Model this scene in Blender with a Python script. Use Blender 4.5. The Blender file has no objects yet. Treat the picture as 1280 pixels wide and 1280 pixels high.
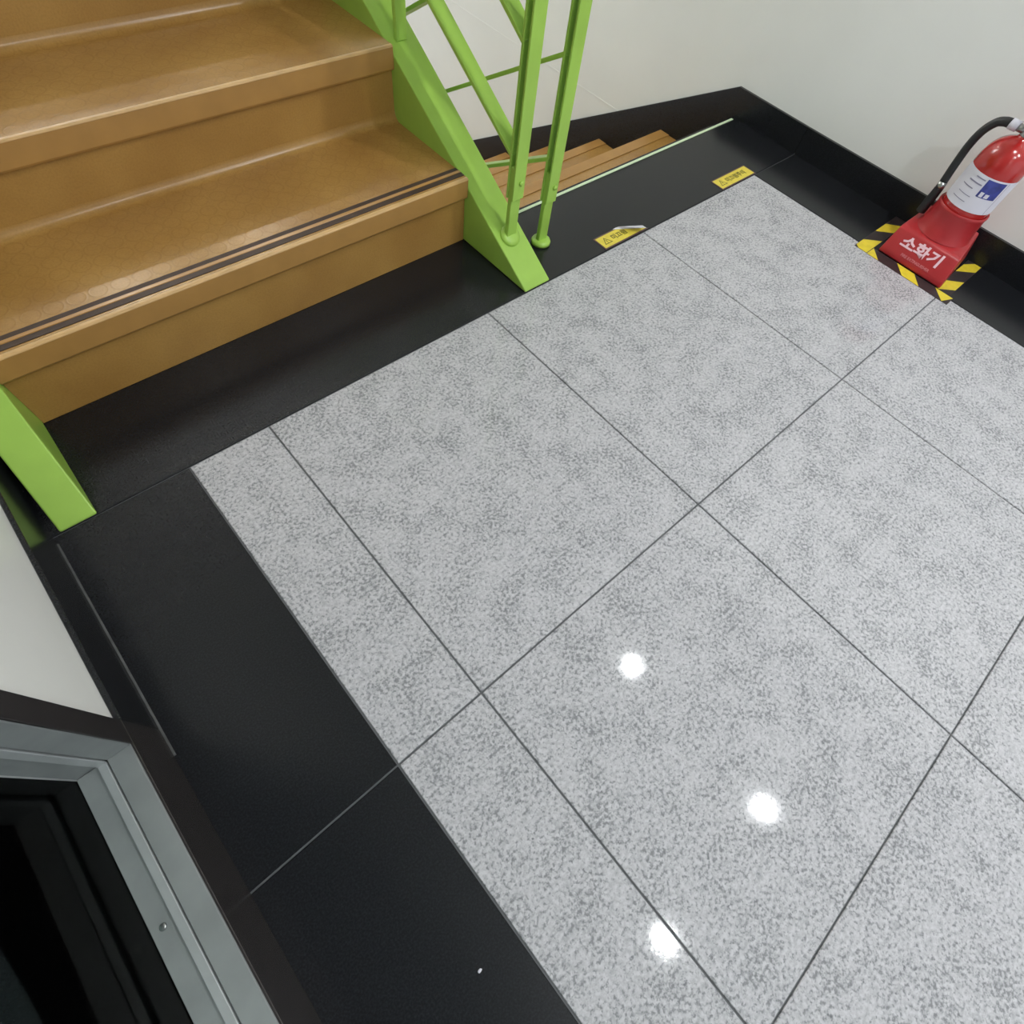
import bpy, bmesh, math, random
from mathutils import Vector, Matrix
random.seed(7)
scene = bpy.context.scene
COL = scene.collection

# ------------------------------------------------------------------ camera
cam_d = bpy.data.cameras.new('camera')
cam_d.sensor_width = 36.0
cam_d.lens = 667.93 / 1280 * 36.0
cam_d.shift_x = 0.00355
cam_d.shift_y = -0.00261
cam_d.clip_start = 0.02
cam = bpy.data.objects.new('camera', cam_d)
COL.objects.link(cam)
RX = Vector((0.750644, -0.652351, 0.104748))
RY = Vector((-0.537504, -0.695141, -0.477355))
RZ = Vector((0.384218, 0.302021, -0.872445))
M = Matrix((RX, -RY, -RZ)).transposed().to_4x4()
M.translation = Vector((-0.146556, -0.786718, 0.944941))
cam.matrix_world = M
scene.camera = cam

# ------------------------------------------------------------------ world, exposure
w = bpy.data.worlds.new('world')
w.use_nodes = True
w.node_tree.nodes['Background'].inputs[0].default_value = (0.88, 0.95, 1.0, 1)
w.node_tree.nodes['Background'].inputs[1].default_value = 0.7
scene.world = w
scene.view_settings.view_transform = 'Standard'
scene.view_settings.look = 'None'
scene.view_settings.gamma = 1
scene.view_settings.use_curve_mapping = False
scene.view_settings.exposure = 0.6
CEIL = 2.40
LAMP_RADIANCE = 1500.0
ADDED_STAIR_RADIANCE = 300.0
ADDED_WINDOW_RADIANCE = 9.0


# ------------------------------------------------------------------ materials
def srgb(r, g, b):
    f = lambda c: (c / 255 / 12.92) if c / 255 <= 0.04045 else ((c / 255 + 0.055) / 1.055) ** 2.4
    return (f(r), f(g), f(b), 1)


def new_mat(name):
    m = bpy.data.materials.new(name)
    m.use_nodes = True
    nt = m.node_tree
    return m, nt, nt.nodes['Principled BSDF']


def N(nt, kind, **inp):
    n = nt.nodes.new(kind)
    for k, v in inp.items():
        if k.startswith('_'):
            setattr(n, k[1:], v)
        else:
            n.inputs[k.replace('_', ' ')].default_value = v
    return n


def ramp(nt, fac, stops):
    r = nt.nodes.new('ShaderNodeValToRGB')
    e = r.color_ramp.elements
    while len(e) < len(stops):
        e.new(0.5)
    for el, (p, c) in zip(e, stops):
        el.position = p
        el.color = c if len(c) == 4 else (*c, 1)
    nt.links.new(fac, r.inputs[0])
    return r.outputs[0]


def mixc(nt, mode, fac, a, b):
    n = nt.nodes.new('ShaderNodeMix')
    n.data_type = 'RGBA'
    n.blend_type = mode
    for sock, v in ((n.inputs[0], fac), (n.inputs[6], a), (n.inputs[7], b)):
        if hasattr(v, 'is_output'):
            nt.links.new(v, sock)
        else:
            sock.default_value = v
    return n.outputs[2]


def bump(nt, b, height, strength, dist=0.001):
    n = nt.nodes.new('ShaderNodeBump')
    n.inputs['Strength'].default_value = strength
    n.inputs['Distance'].default_value = dist
    nt.links.new(height, n.inputs['Height'])
    nt.links.new(n.outputs[0], b.inputs['Normal'])


def simple(name, col, rough=0.5, metal=0.0, spec=0.5, vary=0.0, scale=8.0, bmp=0.0, bscale=150.0, coat=0.0):
    m, nt, b = new_mat(name)
    b.inputs['Roughness'].default_value = rough
    b.inputs['Metallic'].default_value = metal
    b.inputs['Specular IOR Level'].default_value = spec
    b.inputs['Coat Weight'].default_value = coat
    b.inputs['Coat Roughness'].default_value = 0.08
    geo = nt.nodes.new('ShaderNodeNewGeometry')
    no = N(nt, 'ShaderNodeTexNoise', Scale=scale, Detail=4.0)
    nt.links.new(geo.outputs['Position'], no.inputs['Vector'])
    lo = tuple(c * (1 - vary) for c in col[:3]) + (1,)
    hi = tuple(min(1, c * (1 + vary)) for c in col[:3]) + (1,)
    nt.links.new(ramp(nt, no.outputs[0], [(0.3, lo), (0.7, hi)]), b.inputs['Base Color'])
    if bmp:
        n2 = N(nt, 'ShaderNodeTexNoise', Scale=bscale, Detail=3.0)
        nt.links.new(geo.outputs['Position'], n2.inputs['Vector'])
        bump(nt, b, n2.outputs[0], bmp)
    return m


def granite_grey():
    m, nt, b = new_mat('grey_granite')
    geo = nt.nodes.new('ShaderNodeNewGeometry')
    P = geo.outputs['Position']

    def noise(scale, detail, rough=0.6):
        n = N(nt, 'ShaderNodeTexNoise', Scale=scale, Detail=detail, Roughness=rough)
        nt.links.new(P, n.inputs['Vector'])
        return n.outputs[0]
    base = ramp(nt, noise(150, 3), [(0.35, srgb(174, 173, 177)), (0.62, srgb(198, 197, 201))])
    # dark mica flecks, gathered into loose clusters
    fleck = noise(170, 4, 0.62)
    clus = noise(14, 5, 0.7)
    add = nt.nodes.new('ShaderNodeMath'); add.operation = 'MULTIPLY_ADD'
    nt.links.new(clus, add.inputs[0]); add.inputs[1].default_value = 0.46
    nt.links.new(fleck, add.inputs[2])
    f1 = ramp(nt, add.outputs[0], [(0.715, (0, 0, 0, 1)), (0.86, (0.8, 0.8, 0.8, 1))])
    c1 = mixc(nt, 'MIX', f1, base, srgb(118, 120, 123))
    mid = ramp(nt, noise(48, 4, 0.62), [(0.55, (0, 0, 0, 1)), (0.72, (0.42, 0.42, 0.42, 1))])
    c1 = mixc(nt, 'MIX', mid, c1, srgb(132, 134, 138))
    big = ramp(nt, noise(85, 3, 0.6), [(0.64, (0, 0, 0, 1)), (0.76, (0.75, 0.75, 0.75, 1))])
    c2 = mixc(nt, 'MIX', big, c1, srgb(108, 110, 114))
    nt.links.new(c2, b.inputs['Base Color'])
    b.inputs['Roughness'].default_value = 0.05
    b.inputs['Specular IOR Level'].default_value = 0.45
    bump(nt, b, noise(210, 2), 0.06, 0.0006)
    return m


def granite_black():
    m, nt, b = new_mat('black_granite')
    geo = nt.nodes.new('ShaderNodeNewGeometry')
    n = N(nt, 'ShaderNodeTexNoise', Scale=350.0, Detail=2.0)
    nt.links.new(geo.outputs['Position'], n.inputs['Vector'])
    nt.links.new(ramp(nt, n.outputs[0], [(0.4, srgb(24, 25, 28)), (0.75, srgb(36, 38, 42))]), b.inputs['Base Color'])
    b.inputs['Roughness'].default_value = 0.22
    b.inputs['Specular IOR Level'].default_value = 0.35
    return m


def vinyl():
    """tan stair vinyl, faintly embossed with coin rings"""
    m, nt, b = new_mat('tan_vinyl')
    geo = nt.nodes.new('ShaderNodeNewGeometry')
    P = geo.outputs['Position']
    no = N(nt, 'ShaderNodeTexNoise', Scale=5.0, Detail=5.0)
    nt.links.new(P, no.inputs['Vector'])
    base = ramp(nt, no.outputs[0], [(0.3, srgb(160, 118, 60)), (0.7, srgb(182, 140, 76))])
    fine = N(nt, 'ShaderNodeTexNoise', Scale=260.0, Detail=2.0)
    nt.links.new(P, fine.inputs['Vector'])
    base = mixc(nt, 'MULTIPLY', 0.35, base, ramp(nt, fine.outputs[0], [(0.3, (0.7, 0.7, 0.7, 1)), (0.6, (1, 1, 1, 1))]))
    vo = N(nt, 'ShaderNodeTexVoronoi', Scale=25.0, Randomness=0.10)
    vo.voronoi_dimensions = '2D'
    nt.links.new(P, vo.inputs['Vector'])
    ring = ramp(nt, vo.outputs['Distance'], [(0.36, (0, 0, 0, 1)), (0.42, (1, 1, 1, 1)), (0.5, (0, 0, 0, 1))])
    sep = nt.nodes.new('ShaderNodeSeparateXYZ')
    nt.links.new(geo.outputs['Normal'], sep.inputs[0])
    up = nt.nodes.new('ShaderNodeMath'); up.operation = 'GREATER_THAN'; up.inputs[1].default_value = 0.75
    nt.links.new(sep.outputs[2], up.inputs[0])
    mu = nt.nodes.new('ShaderNodeMath'); mu.operation = 'MULTIPLY'
    nt.links.new(ring, mu.inputs[0]); nt.links.new(up.outputs[0], mu.inputs[1])
    m2 = nt.nodes.new('ShaderNodeMath'); m2.operation = 'MULTIPLY'; m2.inputs[1].default_value = 0.2
    nt.links.new(mu.outputs[0], m2.inputs[0])
    nt.links.new(mixc(nt, 'MIX', m2.outputs[0], base, srgb(126, 90, 42)), b.inputs['Base Color'])
    b.inputs['Roughness'].default_value = 0.27
    b.inputs['Specular IOR Level'].default_value = 0.45
    bump(nt, b, mu.outputs[0], 0.12, 0.001)
    return m


def glass():
    m = bpy.data.materials.new('window_glass')
    m.use_nodes = True
    nt = m.node_tree
    nt.nodes.clear()
    out = nt.nodes.new('ShaderNodeOutputMaterial')
    tr = nt.nodes.new('ShaderNodeBsdfTransparent'); tr.inputs[0].default_value = (0.80, 0.88, 0.86, 1)
    gl = nt.nodes.new('ShaderNodeBsdfGlossy'); gl.inputs['Roughness'].default_value = 0.02
    fr = nt.nodes.new('ShaderNodeFresnel'); fr.inputs[0].default_value = 1.14
    mx = nt.nodes.new('ShaderNodeMixShader')
    nt.links.new(fr.outputs[0], mx.inputs[0]); nt.links.new(tr.outputs[0], mx.inputs[1]); nt.links.new(gl.outputs[0], mx.inputs[2])
    nt.links.new(mx.outputs[0], out.inputs[0])
    return m


def emit(name, col, s):
    m, nt, b = new_mat(name)
    b.inputs['Emission Color'].default_value = col
    b.inputs['Emission Strength'].default_value = s
    return m


MT = dict(
    granite=granite_grey(), black=granite_black(), vinyl=vinyl(), glass=glass(),
    nose=simple('tan_vinyl_nosing', srgb(176, 132, 72), 0.33, vary=0.06, scale=20),
    lip=simple('vinyl_lip_highlight', srgb(208, 168, 112), 0.35, vary=0.1, scale=30),  # edge highlight put into the lip colour
    strip=simple('dark_antislip', srgb(58, 38, 26), 0.5, vary=0.15, scale=40),
    brass=simple('brass_inlay', srgb(176, 128, 62), 0.28, spec=0.6, vary=0.05),
    grout=simple('grout', srgb(104, 106, 108), 0.85, vary=0.12, scale=30),
    wall=simple('wall_paint', srgb(234, 234, 231), 0.42, spec=0.4, vary=0.02, scale=4, bmp=0.25, bscale=170),
    ceil=simple('ceiling_paint', srgb(232, 232, 230), 0.9, vary=0.02),
    green=simple('lime_paint', srgb(160, 200, 84), 0.36, vary=0.06, scale=14),
    steel=simple('frame_steel', srgb(146, 150, 150), 0.42, metal=0.35, vary=0.1, scale=18),
    bead=simple('bead_steel', srgb(172, 176, 177), 0.38, metal=0.35, vary=0.08, scale=18), bronze=simple('bronze_face', srgb(74, 70, 70), 0.26, metal=0.6, vary=0.12, scale=30),
    seal=simple('sealant', srgb(78, 80, 80), 0.7, vary=0.3, scale=40),
    glow=simple('luminous_strip', srgb(208, 226, 190), 0.5, vary=0.04),
    red=simple('red_enamel', srgb(176, 38, 36), 0.2, vary=0.05, coat=0.4),
    redp=simple('red_plastic', srgb(172, 44, 48), 0.36, vary=0.06, scale=25),
    white=simple('label_white', srgb(222, 220, 232), 0.45, vary=0.03),
    blue=simple('label_blue', srgb(58, 66, 140), 0.45, vary=0.35, scale=60),
    ink=simple('label_ink', srgb(136, 132, 156), 0.5),
    rubber=simple('black_rubber', srgb(32, 32, 34), 0.45, vary=0.1),
    chrome=simple('grey_metal', srgb(170, 172, 172), 0.3, metal=1.0),
    pink=simple('pale_lettering', srgb(238, 200, 210), 0.45),
    pink2=simple('faint_lettering', srgb(206, 120, 126), 0.45),
    yellow=simple('sticker_yellow', srgb(226, 206, 76), 0.42, vary=0.08, scale=60),
    border=simple('sticker_border', srgb(92, 64, 66), 0.45, vary=0.15, scale=60),
    olive=simple('sticker_ink', srgb(92, 84, 20), 0.5),
    tapeb=simple('tape_black', srgb(50, 42, 44), 0.42, vary=0.15, scale=50),
    tapey=simple('tape_yellow', srgb(226, 204, 56), 0.4, vary=0.08, scale=50),
    gauge=simple('gauge_green', srgb(60, 150, 70), 0.4),
    concrete=simple('concrete', srgb(150, 148, 142), 0.8, vary=0.1),
)


MT['added_daylight'] = emit('added_window_glow', (0.95, 0.98, 1.0, 1), ADDED_WINDOW_RADIANCE)  # glow of the assumed window panes, added to light the stairs and walls


# ------------------------------------------------------------------ mesh helpers
def link(o, parent=None):
    COL.objects.link(o)
    if parent is not None:
        o.parent = parent
    return o


def obj(name, bm, mat, parent=None, smooth=False):
    bmesh.ops.recalc_face_normals(bm, faces=bm.faces)
    me = bpy.data.meshes.new(name)
    bm.to_mesh(me); bm.free()
    if smooth:
        for p in me.polygons:
            p.use_smooth = True
    me.materials.append(mat)
    o = bpy.data.objects.new(name, me)
    return link(o, parent)


def auto_smooth(o, deg=35):
    me = o.data
    for p in me.polygons:
        p.use_smooth = True
    bm = bmesh.new(); bm.from_mesh(me)
    for e in bm.edges:
        if len(e.link_faces) == 2 and e.calc_face_angle(0) > math.radians(deg):
            e.smooth = False
    bm.to_mesh(me); bm.free()
    return o


def box(bm, x0, x1, y0, y1, z0, z1):
    vs = [bm.verts.new((x, y, z)) for z in (z0, z1) for y in (y0, y1) for x in (x0, x1)]
    for f in ((0, 1, 3, 2), (4, 6, 7, 5), (0, 4, 5, 1), (1, 5, 7, 3), (3, 7, 6, 2), (2, 6, 4, 0)):
        bm.faces.new([vs[i] for i in f])
    return bm


def bev(bm, w, seg=2):
    bmesh.ops.bevel(bm, geom=list(bm.edges), offset=w, segments=seg, affect='EDGES', profile=0.5)
    return bm


def bbox(x0, x1, y0, y1, z0, z1, b=0.0, seg=2):
    bm = box(bmesh.new(), x0, x1, y0, y1, z0, z1)
    if b:
        bev(bm, b, seg)
    return bm


def prism(pts, a, b, fn):
    """closed outline pts (2D) swept between a and b; fn(p, t) -> 3D"""
    bm = bmesh.new()
    A = [bm.verts.new(fn(p, a)) for p in pts]
    B = [bm.verts.new(fn(p, b)) for p in pts]
    n = len(pts)
    bm.faces.new(A); bm.faces.new(B)
    for i in range(n):
        bm.faces.new((A[i], A[(i + 1) % n], B[(i + 1) % n], B[i]))
    return bm


YZ = lambda p, t: (t, p[0], p[1])          # outline in YZ, swept along X
XY = lambda p, t: (p[0], p[1], t)          # outline in XY, swept along Z


def lathe(profile, c, seg=48, cap=True):
    bm = bmesh.new()
    rings = []
    for r, z in profile:
        rings.append([bm.verts.new((c[0] + r * math.cos(2 * math.pi * i / seg), c[1] + r * math.sin(2 * math.pi * i / seg), c[2] + z)) for i in range(seg)])
    for a, b in zip(rings, rings[1:]):
        for i in range(seg):
            bm.faces.new((a[i], a[(i + 1) % seg], b[(i + 1) % seg], b[i]))
    if cap:
        bm.faces.new(rings[0]); bm.faces.new(rings[-1])
    return bm


def tube(pts, r, seg=12):
    bm = bmesh.new()
    rings = []
    pts = [Vector(p) for p in pts]
    up = Vector((0.3, 0.2, 1)).normalized()
    for i, p in enumerate(pts):
        d = (pts[min(i + 1, len(pts) - 1)] - pts[max(i - 1, 0)]).normalized()
        a = d.cross(Vector((1, 0.01, 0))).normalized()
        b = d.cross(a).normalized()
        rings.append([bm.verts.new(p + r * (a * math.cos(2 * math.pi * k / seg) + b * math.sin(2 * math.pi * k / seg))) for k in range(seg)])
    for a, b in zip(rings, rings[1:]):
        for i in range(seg):
            bm.faces.new((a[i], a[(i + 1) % seg], b[(i + 1) % seg], b[i]))
    bm.faces.new(rings[0]); bm.faces.new(rings[-1])
    return bm


def smooth_path(ctrl, n=8):
    out = []
    c = [Vector(p) for p in ctrl]
    for i in range(len(c) - 1):
        p0, p1, p2, p3 = c[max(i - 1, 0)], c[i], c[i + 1], c[min(i + 2, len(c) - 1)]
        for k in range(n):
            t = k / n
            out.append(0.5 * ((2 * p1) + (p2 - p0) * t + (2 * p0 - 5 * p1 + 4 * p2 - p3) * t * t + (3 * p1 - p0 - 3 * p2 + p3) * t ** 3))
    out.append(c[-1])
    return out


def empty(name, loc=(0, 0, 0)):
    o = bpy.data.objects.new(name, None)
    o.location = loc
    o.empty_display_size = 0.1
    return link(o)


def tag(o, label=None, cat=None, group=None, kind=None):
    for k, v in (('label', label), ('category', cat), ('group', group), ('kind', kind)):
        if v:
            o[k] = v
    return o


def struct(name, bm, mat, label=None, cat=None):
    return tag(obj(name, bm, mat), label, cat, kind='structure')


def local(o, root):
    """part built in world coordinates, root at its own place"""
    o.matrix_parent_inverse = Matrix.Translation(root.location).inverted()
    return o


def part(name, bm, mat, root, smooth=False):
    return local(obj(name, bm, mat, root, smooth), root)


def sub(name, bm, mat, parent, smooth=False):
    o = obj(name, bm, mat, parent, smooth)      # parent part has identity local transform in world coordinates
    return o


def text_bm(body, size, origin, ux, uy, depth=0.0006, bold=0.0, center=True, stretch=1.0):
    """lettering as a thin solid mesh; origin 3D, ux/uy reading and upward directions"""
    cu = bpy.data.curves.new('lettering', 'FONT')
    cu.body = body
    cu.size = size
    cu.offset = bold
    cu.resolution_u = 2
    cu.align_x = 'CENTER' if center else 'LEFT'
    cu.align_y = 'CENTER'
    cu.extrude = depth / 2
    t = bpy.data.objects.new('lettering', cu)
    COL.objects.link(t)
    bpy.context.view_layer.update()
    dg = bpy.context.evaluated_depsgraph_get()
    me = bpy.data.meshes.new_from_object(t.evaluated_get(dg))
    bpy.data.objects.remove(t); bpy.data.curves.remove(cu)
    ux = Vector(ux).normalized(); uy = Vector(uy).normalized(); uz = ux.cross(uy)
    m = Matrix((ux * stretch, uy, uz)).transposed().to_4x4()
    m.translation = Vector(origin) + uz * depth / 2
    me.transform(m)
    bm = bmesh.new(); bm.from_mesh(me)
    bpy.data.meshes.remove(me)
    return bm


# ------------------------------------------------------------------ dimensions (metres)
XL, XR = -0.418, 2.018            # faces of the skirtings
WL, WR = -0.426, 2.028            # faces of the walls
XS0, XS1 = -0.340, 0.727          # ascending flight between the stringers
XT1 = 0.815                       # outer face of the right stringer
YE = 0.285                        # edge of the landing above the lower flight
RUN, RISE = 0.296, 0.164
BACK = -4.2

# ------------------------------------------------------------------ setting: floor and its slabs
fl = struct('floor', bbox(WL - 0.02, WR + 0.02, BACK, YE - 0.004, -0.16, -0.0035), MT['grout'],
            'landing floor of grey granite tiles edged with black granite', 'floor')
G = 0.0016
tile_cache = {}


def slab(x0, x1, y0, y1, mat, name, z1=0.0, ch=0.0012):
    w, d = x1 - x0 - 2 * G, y1 - y0 - 2 * G
    key = (round(w, 4), round(d, 4), mat.name)
    if key not in tile_cache:
        bm = bmesh.new()
        rects = [(w / 2, d / 2, -0.016), (w / 2, d / 2, -ch), (w / 2 - ch, d / 2 - ch, 0.0)]
        R = [[bm.verts.new((sx * a, sy * b, z)) for sx, sy in ((-1, -1), (1, -1), (1, 1), (-1, 1))] for a, b, z in rects]
        for a, b in zip(R, R[1:]):
            for i in range(4):
                bm.faces.new((a[i], a[(i + 1) % 4], b[(i + 1) % 4], b[i]))
        bm.faces.new(R[0]); bm.faces.new(R[-1])
        bmesh.ops.recalc_face_normals(bm, faces=bm.faces)
        me = bpy.data.meshes.new(name)
        bm.to_mesh(me); bm.free()
        me.materials.append(mat)
        tile_cache[key] = me
    o = bpy.data.objects.new(name, tile_cache[key])
    o.location = ((x0 + x1) / 2, (y0 + y1) / 2, z1)
    return link(o, fl)


XB0, XB1 = -0.1698, 1.7716
cols = [XB0, 0.0, 0.6, 1.2, XB1]
rows = [0.0, -0.6992, -1.2966, -1.894, -2.491, -3.089, -3.686, BACK]
for r0, r1 in zip(rows, rows[1:]):
    for c0, c1 in zip(cols, cols[1:]):
        slab(c0, c1, r1, r0, MT['granite'], 'granite_tile')
    slab(XL - 0.004, XB0, r1, r0, MT['black'], 'black_border_slab')
    slab(XB1, XR + 0.004, r1, r0, MT['black'], 'black_border_slab')
slab(XL - 0.004, 0.771, 0.0, YE, MT['black'], 'black_border_slab')
slab(0.771, XR + 0.004, 0.0, YE, MT['black'], 'black_border_slab')

# ------------------------------------------------------------------ setting: walls, ceilings, skirtings
Y0W, Y1W, ZW = -0.42, -1.86, 2.05           # window opening in the left wall
bm = bmesh.new()
box(bm, WL - 0.13, WL, Y0W, 4.6, -0.2, 3.4)
box(bm, WL - 0.13, WL, BACK, Y1W, -0.2, 3.4)
box(bm, WL - 0.13, WL, Y1W, Y0W, ZW, 3.4)
box(bm, WL - 0.13, WL, Y1W, Y0W, -0.2, -0.02)
struct('wall_left', bm, MT['wall'], 'white painted wall beside the foot of the ascending stairs', 'wall')
bm = bbox(WR, WR + 0.12, BACK, 4.6, -2.2, 3.4)
struct('wall_right', bm, MT['wall'], 'white painted wall behind the fire extinguisher and lower flight', 'wall')
YF = 4.6
bm = bmesh.new()
WX0, WX1, WZ0, WZ1 = -0.10, 0.95, 1.75, 2.95      # daylight window above the upper landing, unseen, added as a light source
box(bm, WL - 0.13, WX0, YF, YF + 0.1, -2.2, 3.4)
box(bm, WX1, WR + 0.12, YF, YF + 0.1, -2.2, 3.4)
box(bm, WX0, WX1, YF, YF + 0.1, -2.2, WZ0)
box(bm, WX0, WX1, YF, YF + 0.1, WZ1, 3.4)
struct('wall_front', bm, MT['wall'], 'white wall at the end of the stairwell', 'wall')
w2 = tag(empty('window_2_added', ((WX0 + WX1) / 2, YF, WZ0)), 'assumed frosted window at the head of the stairs, added for its light', 'window', kind='structure')
part('window_frame', bbox(WX0, WX1, YF + 0.02, YF + 0.07, WZ0, WZ0 + 0.05), MT['bead'], w2)
part('window_frame', bbox(WX0, WX1, YF + 0.02, YF + 0.07, WZ1 - 0.05, WZ1), MT['bead'], w2)
for xx in (WX0, (WX0 + WX1) / 2 - 0.025, WX1 - 0.05):
    part('window_frame', bbox(xx, xx + 0.05, YF + 0.02, YF + 0.07, WZ0 + 0.05, WZ1 - 0.05), MT['bead'], w2)
for xx in (WX0 + 0.05, (WX0 + WX1) / 2 + 0.025):
    part('added_glow_pane', bbox(xx, xx + (WX1 - WX0) / 2 - 0.075, YF + 0.04, YF + 0.05, WZ0 + 0.05, WZ1 - 0.05), MT['added_daylight'], w2)
struct('ceiling', bbox(WL, WR, BACK, 0.7, CEIL, CEIL + 0.1), MT['ceil'], 'white ceiling above the landing', 'ceiling')
bm = bmesh.new(); box(bm, WL, WR, 0.6, YF, 3.2, 3.3); box(bm, WL, WR, 0.6, 0.7, CEIL + 0.1, 3.2)
struct('ceiling_stairwell', bm, MT['ceil'], 'high white ceiling above the stairwell', 'ceiling')
struct('floor_lower_landing', bbox(XT1, WR, 2.68, YF, -1.66, -1.60), MT['concrete'], 'lower landing at the foot of the descending stairs', 'floor')

struct('baseboard_left', bbox(WL, XL, Y0W, 0.30, 0.0, 0.114, 0.0015, 1), MT['black'],
       'black granite skirting under the white left wall', 'skirting')
# right skirting: level along the landing, then falling with the lower flight
bm = bmesh.new()
box(bm, XR, WR, BACK, -0.001, 0.0, 0.085)
struct('baseboard_right', bm, MT['black'], 'level black granite skirting behind the fire extinguisher', 'skirting')
sl = 0.573
pts = [(0.001, 0.0), (0.001, 0.085), (0.30, 0.087), (2.9, 0.087 - sl * 2.6), (2.9, -1.9), (1.2, -0.95), (YE + 0.001, -0.42), (YE + 0.001, 0.0)]
struct('baseboard_right_slope', prism(pts, XR, WR, YZ), MT['black'],
       'black skirting sloping down along the lower stairs', 'skirting')
struct('trim_1', tube([(XL + 0.001, -0.47 + 0.05 * i, 0.0015) for i in range(10)], 0.0022, 8), MT['seal'],
       'grey sealant line along the foot of the left skirting', 'sealant')
struct('trim_2', bbox(WR - 0.0012, WR + 0.002, 0.5, 2.6, -0.203, -0.2), MT['wall'], 'faint level seam in the wall beside the lower stairs', 'wall seam')

# room beyond the glass
bm = bmesh.new(); box(bm, -3.2, WL - 0.13, -3.6, -0.30, -0.16, 0.0); box(bm, WL - 0.13, -0.492, Y1W + 0.001, Y0W - 0.001, -0.018, 0.0)
struct('floor_next_room', bm, MT['black'], 'dark floor of the room behind the glass', 'floor')
bm = bmesh.new(); box(bm, -3.2, WL - 0.131, -0.415, -0.30, 0.0, 2.5)
struct('wall_next_room', bm, MT['wall'], 'white wall seen through the glass at lower left', 'wall')
struct('baseboard_next_room', bbox(-3.2, WL - 0.131, -0.4255, -0.415, 0.0, 0.073), MT['black'], 'black skirting seen through the glass', 'skirting')
bm = bmesh.new()
box(bm, -3.3, -3.2, -3.6, -0.3, 0, 2.5); box(bm, -3.2, WL - 0.13, -3.6, -0.3, 2.5, 2.6)
struct('wall_next_room_far', bm, MT['wall'], 'far wall and ceiling of the room behind the glass', 'wall')

# ------------------------------------------------------------------ glazed steel frame (lower left)
win = tag(empty('window_1', (WL, -1.1, 0)), 'steel framed glass panel beside the black floor border', 'window', kind='structure')
FX, ZS, YJ = XL, 0.115, -0.4585             # front face, sill top, reveal of the jamb
XI = -0.452                                 # where the flat of the frame ends
XM, XG = -0.464, -0.492
E0 = 0.0012
part('face_plate', bbox(FX - 0.0032, FX, Y1W, Y0W - 0.0005, 0.0005, ZS, 0.0008, 1), MT['bronze'], win)
part('face_plate', bbox(FX - 0.0032, FX, YJ, Y0W - 0.0005, ZS + 0.0006, ZW, 0.0008, 1), MT['bronze'], win)
part('sill', bbox(XI, FX - 0.0034, Y1W, Y0W - 0.0005, 0.0005, ZS, E0, 1), MT['steel'], win)
jam = part('jamb', bbox(XI, FX - 0.0034, YJ, Y0W - 0.0005, ZS + 0.0006, ZW, E0, 1), MT['steel'], win)
part('jamb', bbox(XI, FX, Y1W, Y1W + 0.0385, ZS + 0.0006, ZW, E0, 1), MT['steel'], win)
part('head', bbox(XI, FX, Y1W + 0.04, YJ - 0.0005, ZW - 0.04, ZW, E0, 1), MT['steel'], win)
part('glazing_bead', bbox(XM, XI - 0.0012, Y1W + 0.04, YJ + 0.0005, 0.03, ZS + 0.0015, 0.0008, 1), MT['bead'], win)
part('glazing_bead', bbox(XM, XI - 0.0012, YJ - 0.0015, Y0W - 0.0005, ZS + 0.002, ZW, 0.0008, 1), MT['bead'], win)
led = part('ledge', bbox(XG, XM - 0.0005, Y1W + 0.0, YJ + 0.004, 0.0005, ZS - 0.006, 0.0008, 1), MT['steel'], win)
part('ledge', bbox(XG, XM - 0.0005, YJ + 0.0045, Y0W - 0.0005, 0.0005, ZW, 0.0008, 1), MT['steel'], win)
part('glass_pane', bbox(XG - 0.0065, XG - 0.0005, Y1W + 0.004, YJ + 0.003, 0.001, ZW - 0.01), MT['glass'], win)
for yy in (-0.672, -1.25):
    sc = lathe([(0.0, 0.0), (0.0042, 0.0), (0.0042, 0.0010), (0.003, 0.0018), (0.0, 0.002)], (-0.478, yy, ZS - 0.006), 16, False)
    part('screw', sc, MT['chrome'], win, True)

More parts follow.
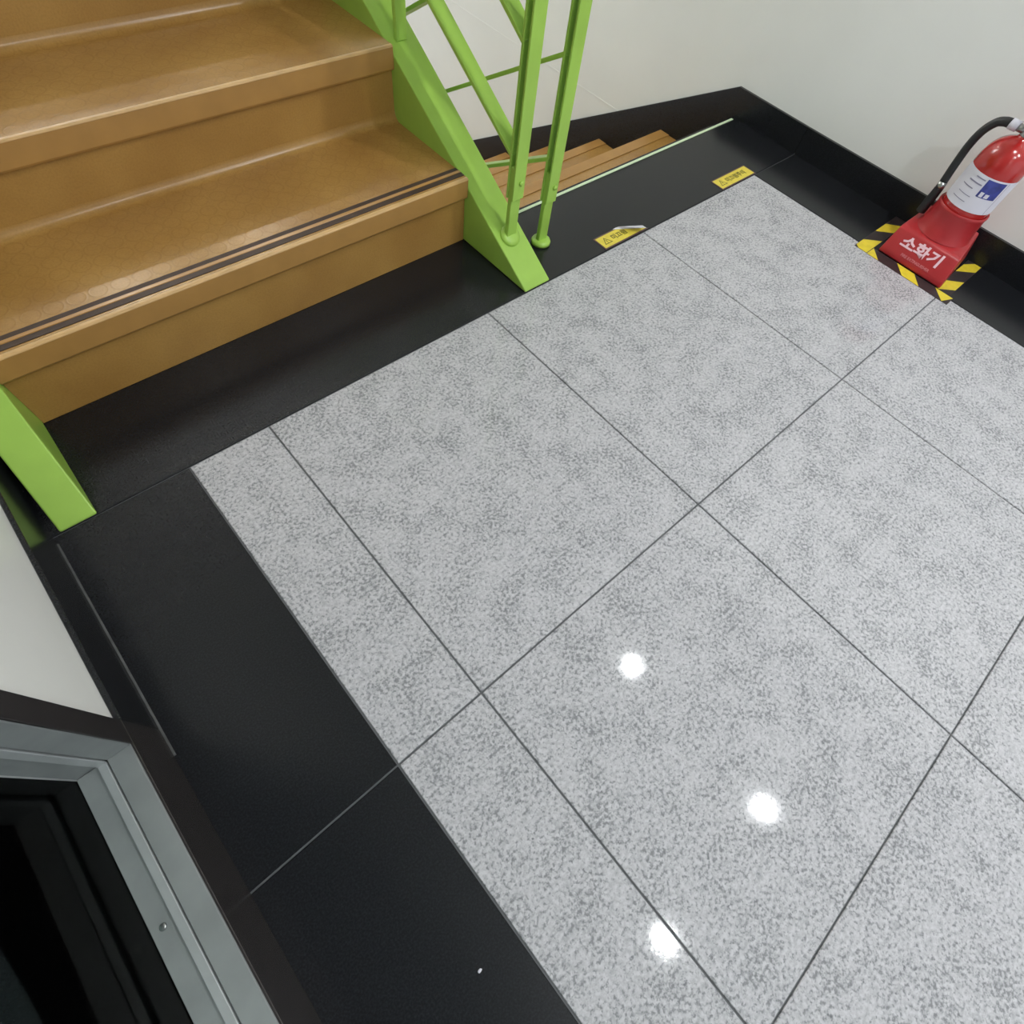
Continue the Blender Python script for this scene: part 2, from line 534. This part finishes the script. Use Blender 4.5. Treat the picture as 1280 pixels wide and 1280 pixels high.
# ------------------------------------------------------------------ staircase builder
def vinyl_step(root, x0, x1, yf, zt, zb, last=False, inlay=False, mats=None):
    """yf: nosing front, zt: tread level, zb: level below; riser, nosing and coved tread"""
    v, n, l = mats
    ri = yf + 0.012
    # riser with a small cove at its foot
    part('riser', prism([(ri, zb + 0.001), (ri, zt - 0.048), (ri + 0.02, zt - 0.048), (ri + 0.02, zb + 0.001)], x0, x1, YZ), v, root)
    # nosing: front band with a rounded lip, its highlight painted in as paler tan
    part('nosing', prism([(yf + 0.002, zt - 0.05), (yf, zt - 0.046), (yf, zt - 0.0045), (yf + 0.02, zt - 0.0045), (yf + 0.02, zt - 0.05)], x0, x1, YZ), n, root)
    lp = [(yf - 0.0005, zt - 0.004)]
    for k in range(7):
        a = math.pi - k * math.pi / 12
        lp.append((yf + 0.0035 + 0.004 * math.cos(a), zt - 0.004 + 0.004 * math.sin(a)))
    lp += [(yf + 0.009, zt), (yf + 0.009, zt - 0.004)]
    auto_smooth(part('nosing_lip', prism(lp, x0, x1, YZ), l, root), 50)
    # tread, rising into the next riser through a cove
    yb = yf + RUN + 0.0115
    r = 0.022
    tp = [(yf + 0.0095, zt - 0.02), (yf + 0.0095, zt), (yb - r, zt)]
    if not last:
        for k in range(1, 9):
            a = k * math.pi / 16
            tp.append((yb - r + r * math.sin(a), zt + r - r * math.cos(a)))
        tp += [(yb + 0.001, zt + r), (yb + 0.001, zt - 0.02)]
    else:
        tp += [(yb, zt), (yb, zt - 0.02)]
    t = auto_smooth(part('tread', prism(tp, x0, x1, YZ), v, root), 30)
    if inlay:
        sub('antislip_strip', bbox(x0, x1, 0.2850, 0.2975, zt - 0.0004, zt + 0.0012, 0.0003, 1), MT['strip'], t)
        sub('antislip_strip', bbox(x0, x1, 0.2615, 0.2755, zt - 0.0004, zt + 0.0012, 0.0003, 1), MT['strip'], t)
        sub('brass_inlay', bbox(x0, x1, 0.2758, 0.2847, zt - 0.0004, zt + 0.0022, 0.0008, 1), MT['brass'], t)
    return t


up = tag(empty('staircase', (0.2, 0.25, 0)), 'tan vinyl-covered stairs going up between lime green stringers', 'staircase')
F1, Z1 = 0.246, 0.172
for i in range(7):
    vinyl_step(up, XS0, XS1, F1 + i * RUN, Z1 + i * RISE, (Z1 + (i - 1) * RISE + 0.02) if i else 0.0, last=(i == 6), inlay=(i == 0),
               mats=(MT['vinyl'], MT['nose'], MT['lip']))
SLOPE = 0.572
for x0, x1 in ((XS1, XT1), (-0.405, XS0)):
    L = 2.4
    pts = [(0.0, 0.001), (0.0, 0.006), (L, 0.006 + SLOPE * L), (L, SLOPE * L - 0.26), (0.62, 0.001)]
    bm = prism(pts, x0 + 0.0006, x1 - 0.0006, YZ)
    bev(bm, 0.003, 2)
    part('stringer', bm, MT['green'], up)

# lower flight
dn = tag(empty('staircase', (1.4, 0.6, -0.17)), 'tan stairs going down behind the black landing edge', 'staircase')
for i in range(8):
    zt = -0.168 - i * 0.170
    zb = zt - 0.170
    yf = 0.564 + i * 0.302
    # tread reaches back under the step above
    tp = [(yf - 0.302 + 0.03, zt - 0.02), (yf - 0.302 + 0.03, zt), (yf - 0.012, zt), (yf - 0.004, zt - 0.004), (yf - 0.001, zt - 0.012), (yf - 0.001, zt - 0.02)]
    auto_smooth(part('tread', prism(tp, XT1 + 0.01, XR - 0.001, YZ), MT['vinyl'], dn), 30)
    nb = [(yf - 0.05, zt + 0.0003), (yf - 0.05, zt + 0.002), (yf - 0.004, zt + 0.002), (yf + 0.001, zt - 0.004), (yf + 0.001, zt - 0.045), (yf - 0.0008, zt - 0.045), (yf - 0.0008, zt - 0.005), (yf - 0.012, zt + 0.0003)]
    part('nosing', prism(nb, XT1 + 0.01, XR - 0.001, YZ), MT['nose'], dn)
    part('riser', bbox(XT1 + 0.01, XR - 0.001, yf - 0.028, yf - 0.014, zb + 0.001, zt - 0.0205), MT['vinyl'], dn)
part('riser', bbox(XT1 + 0.01, XR - 0.001, YE - 0.016, YE - 0.003, -0.19, -0.0165), MT['black'], dn)

tag(obj('luminous_strip', bbox(0.928, 2.0, 0.2635, 0.2730, 0.0003, 0.0026, 0.0006, 1), MT['glow']),
    'thin pale green luminous strip along the black landing edge', 'floor strip')


# ------------------------------------------------------------------ railings
def rot_bar(root, x0, x1, ya, za, yb, zb, th, name='bar', bv=0.0015):
    d = Vector((0, yb - ya, zb - za)); L = d.length; d.normalize()
    n = Vector((0, -d.z, d.y))
    bm = bmesh.new()
    vs = []
    for s in (0, L):
        for x, t in ((x0, -th / 2), (x1, -th / 2), (x1, th / 2), (x0, th / 2)):
            q = Vector((x, ya, za)) + d * s + n * t
            vs.append(bm.verts.new(q))
    for f in ((0, 1, 2, 3), (4, 5, 6, 7), (0, 1, 5, 4), (1, 2, 6, 5), (2, 3, 7, 6), (3, 0, 4, 7)):
        bm.faces.new([vs[i] for i in f])
    if bv:
        bmesh.ops.recalc_face_normals(bm, faces=bm.faces)
        bev(bm, bv, 2)
    return part(name, bm, MT['green'], root)


def flange(root, x, y, z, tilt):
    bm = lathe([(0.0, -0.004), (0.027, -0.004), (0.0275, 0.002), (0.025, 0.007), (0.018, 0.0095), (0.0, 0.010)], (0, 0, 0), 32, False)
    bmesh.ops.remove_doubles(bm, verts=bm.verts, dist=1e-5)
    bm.transform(Matrix.Translation((x, y, z)) @ Matrix.Rotation(tilt, 4, 'X'))
    return part('flange', bm, MT['green'], root, True)


def post(root, x, yfront, zfoot, zsleeve, ztop, tilt, plate=True):
    y0 = yfront
    p = part('post_plate', bbox(x - 0.0175, x + 0.0175, y0, y0 + 0.0055, zsleeve, ztop, 0.0014, 2), MT['green'], root)
    part('post_plate', bbox(x - 0.0175, x + 0.0175, y0 + 0.0195, y0 + 0.025, zsleeve, ztop, 0.0014, 2), MT['green'], root)
    part('post_foot', bbox(x - 0.0155, x + 0.0155, y0 + 0.0057, y0 + 0.0193, zfoot, zsleeve + 0.075, 0.0014, 1), MT['green'], root)
    b = lathe([(0.0, 0.0), (0.0062, 0.0), (0.0062, 0.003), (0.0045, 0.0055), (0.0, 0.0062)], (0, 0, 0), 16, False)
    b.transform(Matrix.Translation((x + 0.004, y0 + 0.0005, zsleeve + 0.039)) @ Matrix.Rotation(math.pi / 2, 4, 'X'))
    sub('bolt', b, MT['green'], p, True)
    if plate:
        flange(root, x, y0 + 0.0125, zfoot + 0.002, tilt)
    return p


ang = math.atan(SLOPE)
ra = tag(empty('stair_railing', (0.771, 0.11, 0.06)), 'lime green railing standing on the right stringer of the ascending stairs', 'railing')
for k, yf in enumerate((0.108, 0.556, 1.004, 1.452)):
    zf = 0.006 + SLOPE * (yf + 0.011)
    post(ra, 0.7685, yf, zf, zf + 0.103, zf + 0.84, ang, k == 0)
for c in (0.200, 0.407, 0.614):
    rot_bar(ra, 0.7505, 0.7885, 0.128, c + SLOPE * 0.128, 2.2, c + SLOPE * 2.2, 0.009)
rot_bar(ra, 0.745, 0.794, 0.05, 0.885 + SLOPE * 0.05, 2.2, 0.885 + SLOPE * 2.2, 0.03, 'handrail', 0.008)

rd = tag(empty('stair_railing', (0.902, 0.13, 0)), 'lime green railing of the descending stairs with its post on the black floor', 'railing')
post(rd, 0.9025, 0.118, 0.0035, 0.121, 0.86, 0.0)
for z in (0.222, 0.432, 0.642):
    rot_bar(rd, 0.8845, 0.9205, 0.138, z + 0.004, 2.2, z + 0.004 - 0.563 * 2.062, 0.009)
rot_bar(rd, 0.878, 0.927, 0.08, 0.88, 2.2, 0.88 - 0.563 * 2.12, 0.03, 'handrail', 0.008)


# ------------------------------------------------------------------ warning stickers
def sticker(x0, y0, label, peeled):
    W_, H_ = 0.185, 0.054
    root = tag(empty('warning_sticker', (x0 + W_ / 2, y0 + H_ / 2, 0)), label, 'sticker', 'slip warning stickers on the landing')
    e = 0.0045

    def clip(poly, a, b):
        """keep the part of poly left of the line a->b"""
        out = []
        side = lambda p: (b[0] - a[0]) * (p[1] - a[1]) - (b[1] - a[1]) * (p[0] - a[0])
        for i, p in enumerate(poly):
            q = poly[(i + 1) % len(poly)]
            sp, sq = side(p), side(q)
            if sp >= 0:
                out.append(p)
            if sp * sq < 0:
                t = sp / (sp - sq)
                out.append((p[0] + (q[0] - p[0]) * t, p[1] + (q[1] - p[1]) * t))
        return out
    rect = lambda m: [(x0 + m, y0 + m), (x0 + W_ - m, y0 + m), (x0 + W_ - m, y0 + H_ - m), (x0 + m, y0 + H_ - m)]
    A, B = (x0 + 0.168, y0 + 0.010), (x0 + 0.084, y0 + H_)      # fold line, kept side to its left
    A2 = (A[0] + (A[0] - B[0]) * 3, A[1] + (A[1] - B[1]) * 3)
    cut = (lambda p: clip(p, A2, B)) if False else ((lambda p: clip(p, B, A2)[:] or p) if peeled else (lambda p: p))
    if peeled:
        cc = lambda p: clip(p, A2, B)
        inside = cc(rect(0))
        # choose the side that holds the lower left corner
        cut = cc if any(abs(q[0] - x0) < 1e-6 and abs(q[1] - y0) < 1e-6 for q in inside) else (lambda p: clip(p, B, A2))
    part('border', prism(cut(rect(0)), 0.0002, 0.0008, XY), MT['border'], root)
    fc = part('face', prism(cut(rect(e)), 0.0008, 0.0011, XY), MT['yellow'], root)
    # warning triangle: outline of three bars plus exclamation mark
    cx, cy, R_ = x0 + 0.030, y0 + 0.024, 0.018
    tri = [(cx + R_ * math.cos(a), cy + R_ * math.sin(a)) for a in (math.pi / 2, math.pi * 7 / 6, math.pi * 11 / 6)]
    tin = [(cx + R_ * 0.72 * math.cos(a), cy + R_ * 0.72 * math.sin(a)) for a in (math.pi / 2, math.pi * 7 / 6, math.pi * 11 / 6)]
    bm = bmesh.new()
    for i in range(3):
        j = (i + 1) % 3
        bm.faces.new([bm.verts.new((*q, 0.00135)) for q in (tri[i], tri[j], tin[j], tin[i])])
    box(bm, cx - 0.0012, cx + 0.0012, cy - 0.002, cy + 0.007, 0.0011, 0.00135)
    box(bm, cx - 0.0012, cx + 0.0012, cy - 0.006, cy - 0.0038, 0.0011, 0.00135)
    sub('warning_triangle', bm, MT['olive'], fc)
    word = '미끄럼' if peeled else '미끄럼주의'
    n = len(word)
    tb = text_bm(word, 0.0225, (x0 + 0.053, y0 + 0.027, 0.0011), (1, 0, 0), (0, 1, 0), 0.0003, 0.0006, center=False)
    sub('lettering', tb, MT['olive'], fc)
    if peeled:
        # the free corner, rolled back over the fold with its white underside out
        a, b = Vector((*A, 0.0011)), Vector((*B, 0.0011))
        corner = Vector((x0 + W_ - 0.001, y0 + H_ - 0.001, 0.0011))
        ax = (b - a).normalized()
        bm = bmesh.new()
        strips = []
        foot = a + ax * ((corner - a).dot(ax))
        hgt = (corner - foot)
        hdir = hgt.normalized(); hl = hgt.length
        n_ = 10
        for k in range(n_ + 1):
            s = k / n_
            # curl: tight roll over the fold, then nearly straight
            arc = min(s * hl, 0.010); th = math.radians(156) * arc / 0.010
            rr = 0.010 / math.radians(156)
            u = rr * math.sin(th); v = rr * (1 - math.cos(th))
            rest = s * hl - arc
            u += rest * math.cos(math.radians(156)); v += rest * math.sin(math.radians(156))
            l = a + (foot - a) * s; r = b + (foot - b) * s
            for lst in (0,):
                strips.append((bm.verts.new(l + hdir * u + Vector((0, 0, v + 0.0003))), bm.verts.new(r + hdir * u + Vector((0, 0, v + 0.0003)))))
        for p, q in zip(strips, strips[1:]):
            bm.faces.new((p[0], p[1], q[1], q[0]))
        bmesh.ops.remove_doubles(bm, verts=bm.verts, dist=1e-5)
        bmesh.ops.recalc_face_normals(bm, faces=bm.faces)
        bmesh.ops.solidify(bm, geom=list(bm.faces), thickness=0.0004)
        fp = part('peeled_corner', bm, MT['white'], root)
        fp['label'] = 'white underside of the peeled sticker corner'
    return root


sticker(1.0425, 0.004, 'yellow warning sticker with a peeled white corner near the railing foot', True)
sticker(1.5985, 0.002, 'flat yellow warning sticker at the far corner of the grey tiles', False)

# ------------------------------------------------------------------ hazard tape round the extinguisher
TZ = 0.0006


def tape(name_label, rect, stripes):
    x0, x1, y0, y1 = rect
    root = tag(empty('hazard_tape', ((x0 + x1) / 2, (y0 + y1) / 2, 0)), name_label, 'tape', 'hazard tape around the extinguisher')
    t = part('tape_backing', bbox(x0, x1, y0, y1, 0.0002, TZ), MT['tapeb'], root)
    for s in stripes:
        sub('yellow_stripe', prism(s, TZ, TZ + 0.0004, XY), MT['tapey'], t)


tape('black and yellow tape across the front of the extinguisher stand', (1.739, 1.7845, -0.735, -0.4605),
     [[(1.7835, -0.4615), (1.740, -0.4615), (1.740, -0.501)],
      [(1.7835, -0.545), (1.7835, -0.604), (1.740, -0.641), (1.740, -0.584)],
      [(1.7835, -0.676), (1.7835, -0.734), (1.740, -0.717)]])
tape('black and yellow tape on the stair side of the extinguisher stand', (1.740, 2.016, -0.460, -0.416),
     [[(1.752, -0.417), (1.795, -0.417), (1.842, -0.459), (1.741, -0.459), (1.741, -0.43)],
      [(1.873, -0.417), (1.941, -0.417), (1.981, -0.459), (1.918, -0.459)]])
tape('black and yellow tape on the side of the extinguisher stand away from the stairs', (1.785, 2.016, -0.722, -0.677),
     [[(1.786, -0.684), (1.796, -0.678), (1.846, -0.678), (1.890, -0.721), (1.828, -0.721)],
      [(1.922, -0.678), (1.978, -0.678), (2.015, -0.700), (2.015, -0.721), (1.972, -0.721)]])

# ------------------------------------------------------------------ extinguisher stand
CX, CY = 1.900, -0.573
st = tag(empty('extinguisher_stand', (CX, CY, 0.0012)), 'red plastic stand with white lettering under the fire extinguisher', 'stand')
bm = bmesh.new()
sec = [  # (x, z, yleft, yright)
    (1.787, 0.0012, -0.474, -0.686), (1.789, 0.016, -0.475, -0.685), (1.812, 0.074, -0.479, -0.674),
    (1.822, 0.080, -0.480, -0.671), (1.985, 0.086, -0.482, -0.648), (1.998, 0.078, -0.482, -0.648), (2.004, 0.0012, -0.474, -0.668)]
A = [bm.verts.new((x, yl, z)) for x, z, yl, yr in sec]
B = [bm.verts.new((x, yr, z)) for x, z, yl, yr in sec]
bm.faces.new(A); bm.faces.new(B)
for i in range(len(sec)):
    j = (i + 1) % len(sec)
    bm.faces.new((A[i], A[j], B[j], B[i]))
bmesh.ops.recalc_face_normals(bm, faces=bm.faces)
bev(bm, 0.004, 3)
body = auto_smooth(part('stand_body', bm, MT['redp'], st), 50)
cup = lathe([(0.068, 0.078), (0.0790, 0.0815), (0.0745, 0.092), (0.0715, 0.115), (0.0695, 0.148), (0.0708, 0.152), (0.0708, 0.157), (0.0690, 0.1595), (0.0652, 0.158), (0.0650, 0.0905), (0.0, 0.0903)], (CX, CY, 0), 56, False)
auto_smooth(part('cup', cup, MT['redp'], st), 40)
uy = Vector((1.812 - 1.789, 0, 0.074 - 0.016)).normalized()
ux = Vector((0, -1, 0))
nrm = ux.cross(uy)
o0 = Vector((1.789, -0.588, 0.016)) + uy * 0.036 + nrm * 0.0002
part('lettering', text_bm('소화기', 0.037, o0 + Vector((0, 0.012, 0)), ux, uy, 0.0008, 0.0012, stretch=1.28), MT['pink'], st)
part('small_lettering', text_bm('FIRE EXTINGUISHER', 0.0105, Vector((1.789, -0.582, 0.016)) + uy * 0.007 + nrm * 0.0002, ux, uy, 0.0006, 0.0002), MT['pink2'], st)

# ------------------------------------------------------------------ fire extinguisher
ex = tag(empty('fire_extinguisher', (CX, CY, 0.0905)), 'red fire extinguisher with white label and black hose by the wall', 'fire extinguisher')
prof = [(0.0, 0.0910), (0.058, 0.0910), (0.063, 0.096), (0.064, 0.104), (0.064, 0.262)]
for k in range(1, 13):
    a = k / 12 * math.radians(76)
    prof.append((max(0.064 * max(0.0, 1 - (k / 12) ** 2.5) ** (1 / 2.3), 0.018), 0.262 + 0.076 * k / 12))
prof += [(0.0165, 0.342), (0.0, 0.342)]
auto_smooth(part('cylinder', lathe(prof, (CX, CY, 0), 64, False), MT['red'], ex), 60)


def shell(r, z0, z1, a0, a1, th=0.0006, n=24):
    bm = bmesh.new()
    v = {}
    for i in range(n + 1):
        a = a0 + (a1 - a0) * i / n
        for rr in (r, r + th):
            for z in (z0, z1):
                v[i, rr, z] = bm.verts.new((CX + rr * math.cos(a), CY + rr * math.sin(a), z))
    for i in range(n):
        for rr in (r, r + th):
            bm.faces.new((v[i, rr, z0], v[i + 1, rr, z0], v[i + 1, rr, z1], v[i, rr, z1]))
        for z in (z0, z1):
            bm.faces.new((v[i, r, z], v[i + 1, r, z], v[i + 1, r + th, z], v[i, r + th, z]))
    for i in (0, n):
        bm.faces.new((v[i, r, z0], v[i, r + th, z0], v[i, r + th, z1], v[i, r, z1]))
    return bm


D = math.radians
lab = part('label', shell(0.0641, 0.172, 0.260, D(60), D(300), 0.0006, 64), MT['white'], ex, False)
auto_smooth(lab, 40)
# angles: 180 faces the viewer side (-X); larger angle = towards the viewer's right
sub('label_picture', shell(0.0648, 0.212, 0.256, D(188), D(232), 0.0003, 12), MT['blue'], lab)
for (z0, z1, a0, a1) in ((0.236, 0.239, 150, 184), (0.249, 0.2515, 160, 184), (0.222, 0.224, 142, 172), (0.204, 0.2055, 145, 180), (0.189, 0.1905, 140, 178), (0.172, 0.258, 237, 237.7)):
    sub('label_print', shell(0.0648, z0, z1, D(a0), D(a1), 0.0003, 12), MT['ink'], lab)
for (z0, z1, a0, a1) in ((0.214, 0.226, 193, 201), (0.214, 0.224, 205, 214)):
    sub('label_figure', shell(0.0652, z0, z1, D(a0), D(a1), 0.0002, 6), MT['white'], lab)
# valve, levers, gauge
auto_smooth(part('valve', lathe([(0.0, 0.3425), (0.0155, 0.3425), (0.0155, 0.352), (0.013, 0.354), (0.013, 0.384), (0.0, 0.386)], (CX, CY, 0), 24, False), MT['chrome'], ex), 40)
part('lever', bbox(CX - 0.10, CX + 0.012, CY - 0.011, CY + 0.011, 0.3865, 0.391, 0.0015, 1), MT['rubber'], ex)
bm = bbox(-0.11, 0.012, -0.011, 0.011, -0.0022, 0.0022, 0.0015, 1)
bm.transform(Matrix.Translation((CX, CY, 0.399)) @ Matrix.Rotation(math.radians(12), 4, 'Y'))
part('lever', bm, MT['rubber'], ex)
g = lathe([(0.0, 0.0), (0.014, 0.0), (0.014, 0.010), (0.0, 0.011)], (0, 0, 0), 24, False)
g.transform(Matrix.Translation((CX, CY - 0.013, 0.369)) @ Matrix.Rotation(math.pi / 2, 4, 'X'))
auto_smooth(part('gauge', g, MT['gauge'], ex), 40)
part('valve_outlet', tube([(CX, CY + 0.010, 0.3515), (CX, CY + 0.031, 0.3515)], 0.009, 16), MT['chrome'], ex, True)
# hose: ferrule at the valve, arc over the shoulder, down to the nozzle clipped beside the cup
hs = smooth_path([(CX, CY + 0.050, 0.3515), (CX + 0.003, -0.508, 0.3480), (CX + 0.006, -0.492, 0.338), (CX + 0.006, -0.478, 0.312), (CX + 0.004, -0.4735, 0.275), (CX, -0.4775, 0.225), (CX - 0.004, -0.4835, 0.180)], 8)
part('hose', tube(hs, 0.0108, 16), MT['rubber'], ex, True)
part('hose_ferrule', tube([(CX, CY + 0.030, 0.3515), (CX, CY + 0.040, 0.3515), (CX, CY + 0.051, 0.3515)], 0.0122, 16), MT['white'], ex, True)
part('hose_ferrule', tube([(CX - 0.004, -0.4834, 0.183), (CX - 0.0055, -0.4848, 0.166)], 0.0116, 16), MT['chrome'], ex, True)
nz = lathe([(0.0, 0.0), (0.013, 0.0), (0.0135, 0.03), (0.0125, 0.050), (0.012, 0.070), (0.0, 0.070)], (CX - 0.0055, -0.4850, 0.0965), 20, False)
auto_smooth(part('nozzle', nz, MT['rubber'], ex), 40)


# ------------------------------------------------------------------ crumb of litter on the black border
bm = bmesh.new()
bmesh.ops.create_icosphere(bm, subdivisions=2, radius=1.0)
for v in bm.verts:
    v.co = Vector((v.co.x * 0.0034, v.co.y * 0.0022, v.co.z * 0.0012)) * random.uniform(0.8, 1.1)
bm.transform(Matrix.Translation((-0.2343, -0.9795, 0.0011)))
tag(obj('paper_crumb', bm, MT['white']), 'tiny white crumb lying on the black floor border', 'litter')


# ------------------------------------------------------------------ recessed ceiling lamps (above the frame; landing ones mirrored in the floor, stairwell ones added)
def downlight(x, y, z, m, label, r=0.05):
    root = tag(empty('ceiling_downlight', (x, y, z)), label, 'lamp', 'recessed ceiling lamps')
    auto_smooth(part('trim_ring', lathe([(r + 0.002, -0.001), (r + 0.004, -0.008), (r + 0.016, -0.006), (r + 0.018, -0.0005)], (x, y, z), 40, False), MT['ceil'], root), 40)
    part('lamp_disc', lathe([(0.0, -0.004), (r, -0.004), (r, -0.0005), (0.0, -0.0005)], (x, y, z), 32, False), m, root)


glow = emit('lamp_white', (0.96, 0.99, 1.0, 1), LAMP_RADIANCE)
for (x, y), nm in (((1.21, -0.965), 'nearest the extinguisher'), ((1.21, -2.01), 'further back on the wall side'), ((0.32, -2.01), 'further back on the window side')):
    downlight(x, y, CEIL, glow, 'white recessed ceiling lamp over the landing, ' + nm, 0.026)
glow2 = emit('added_stair_lamp', (1.0, 0.92, 0.8, 1), ADDED_STAIR_RADIANCE)  # unseen stairwell lamps, added to brighten stairwell and walls
downlight(0.2, 4.2, 3.2, glow2, 'assumed recessed lamp high above the ascending stairs, added for its light', 0.06)
downlight(1.5, 4.2, 3.2, glow2, 'assumed recessed lamp high above the descending stairs, added for its light', 0.06)
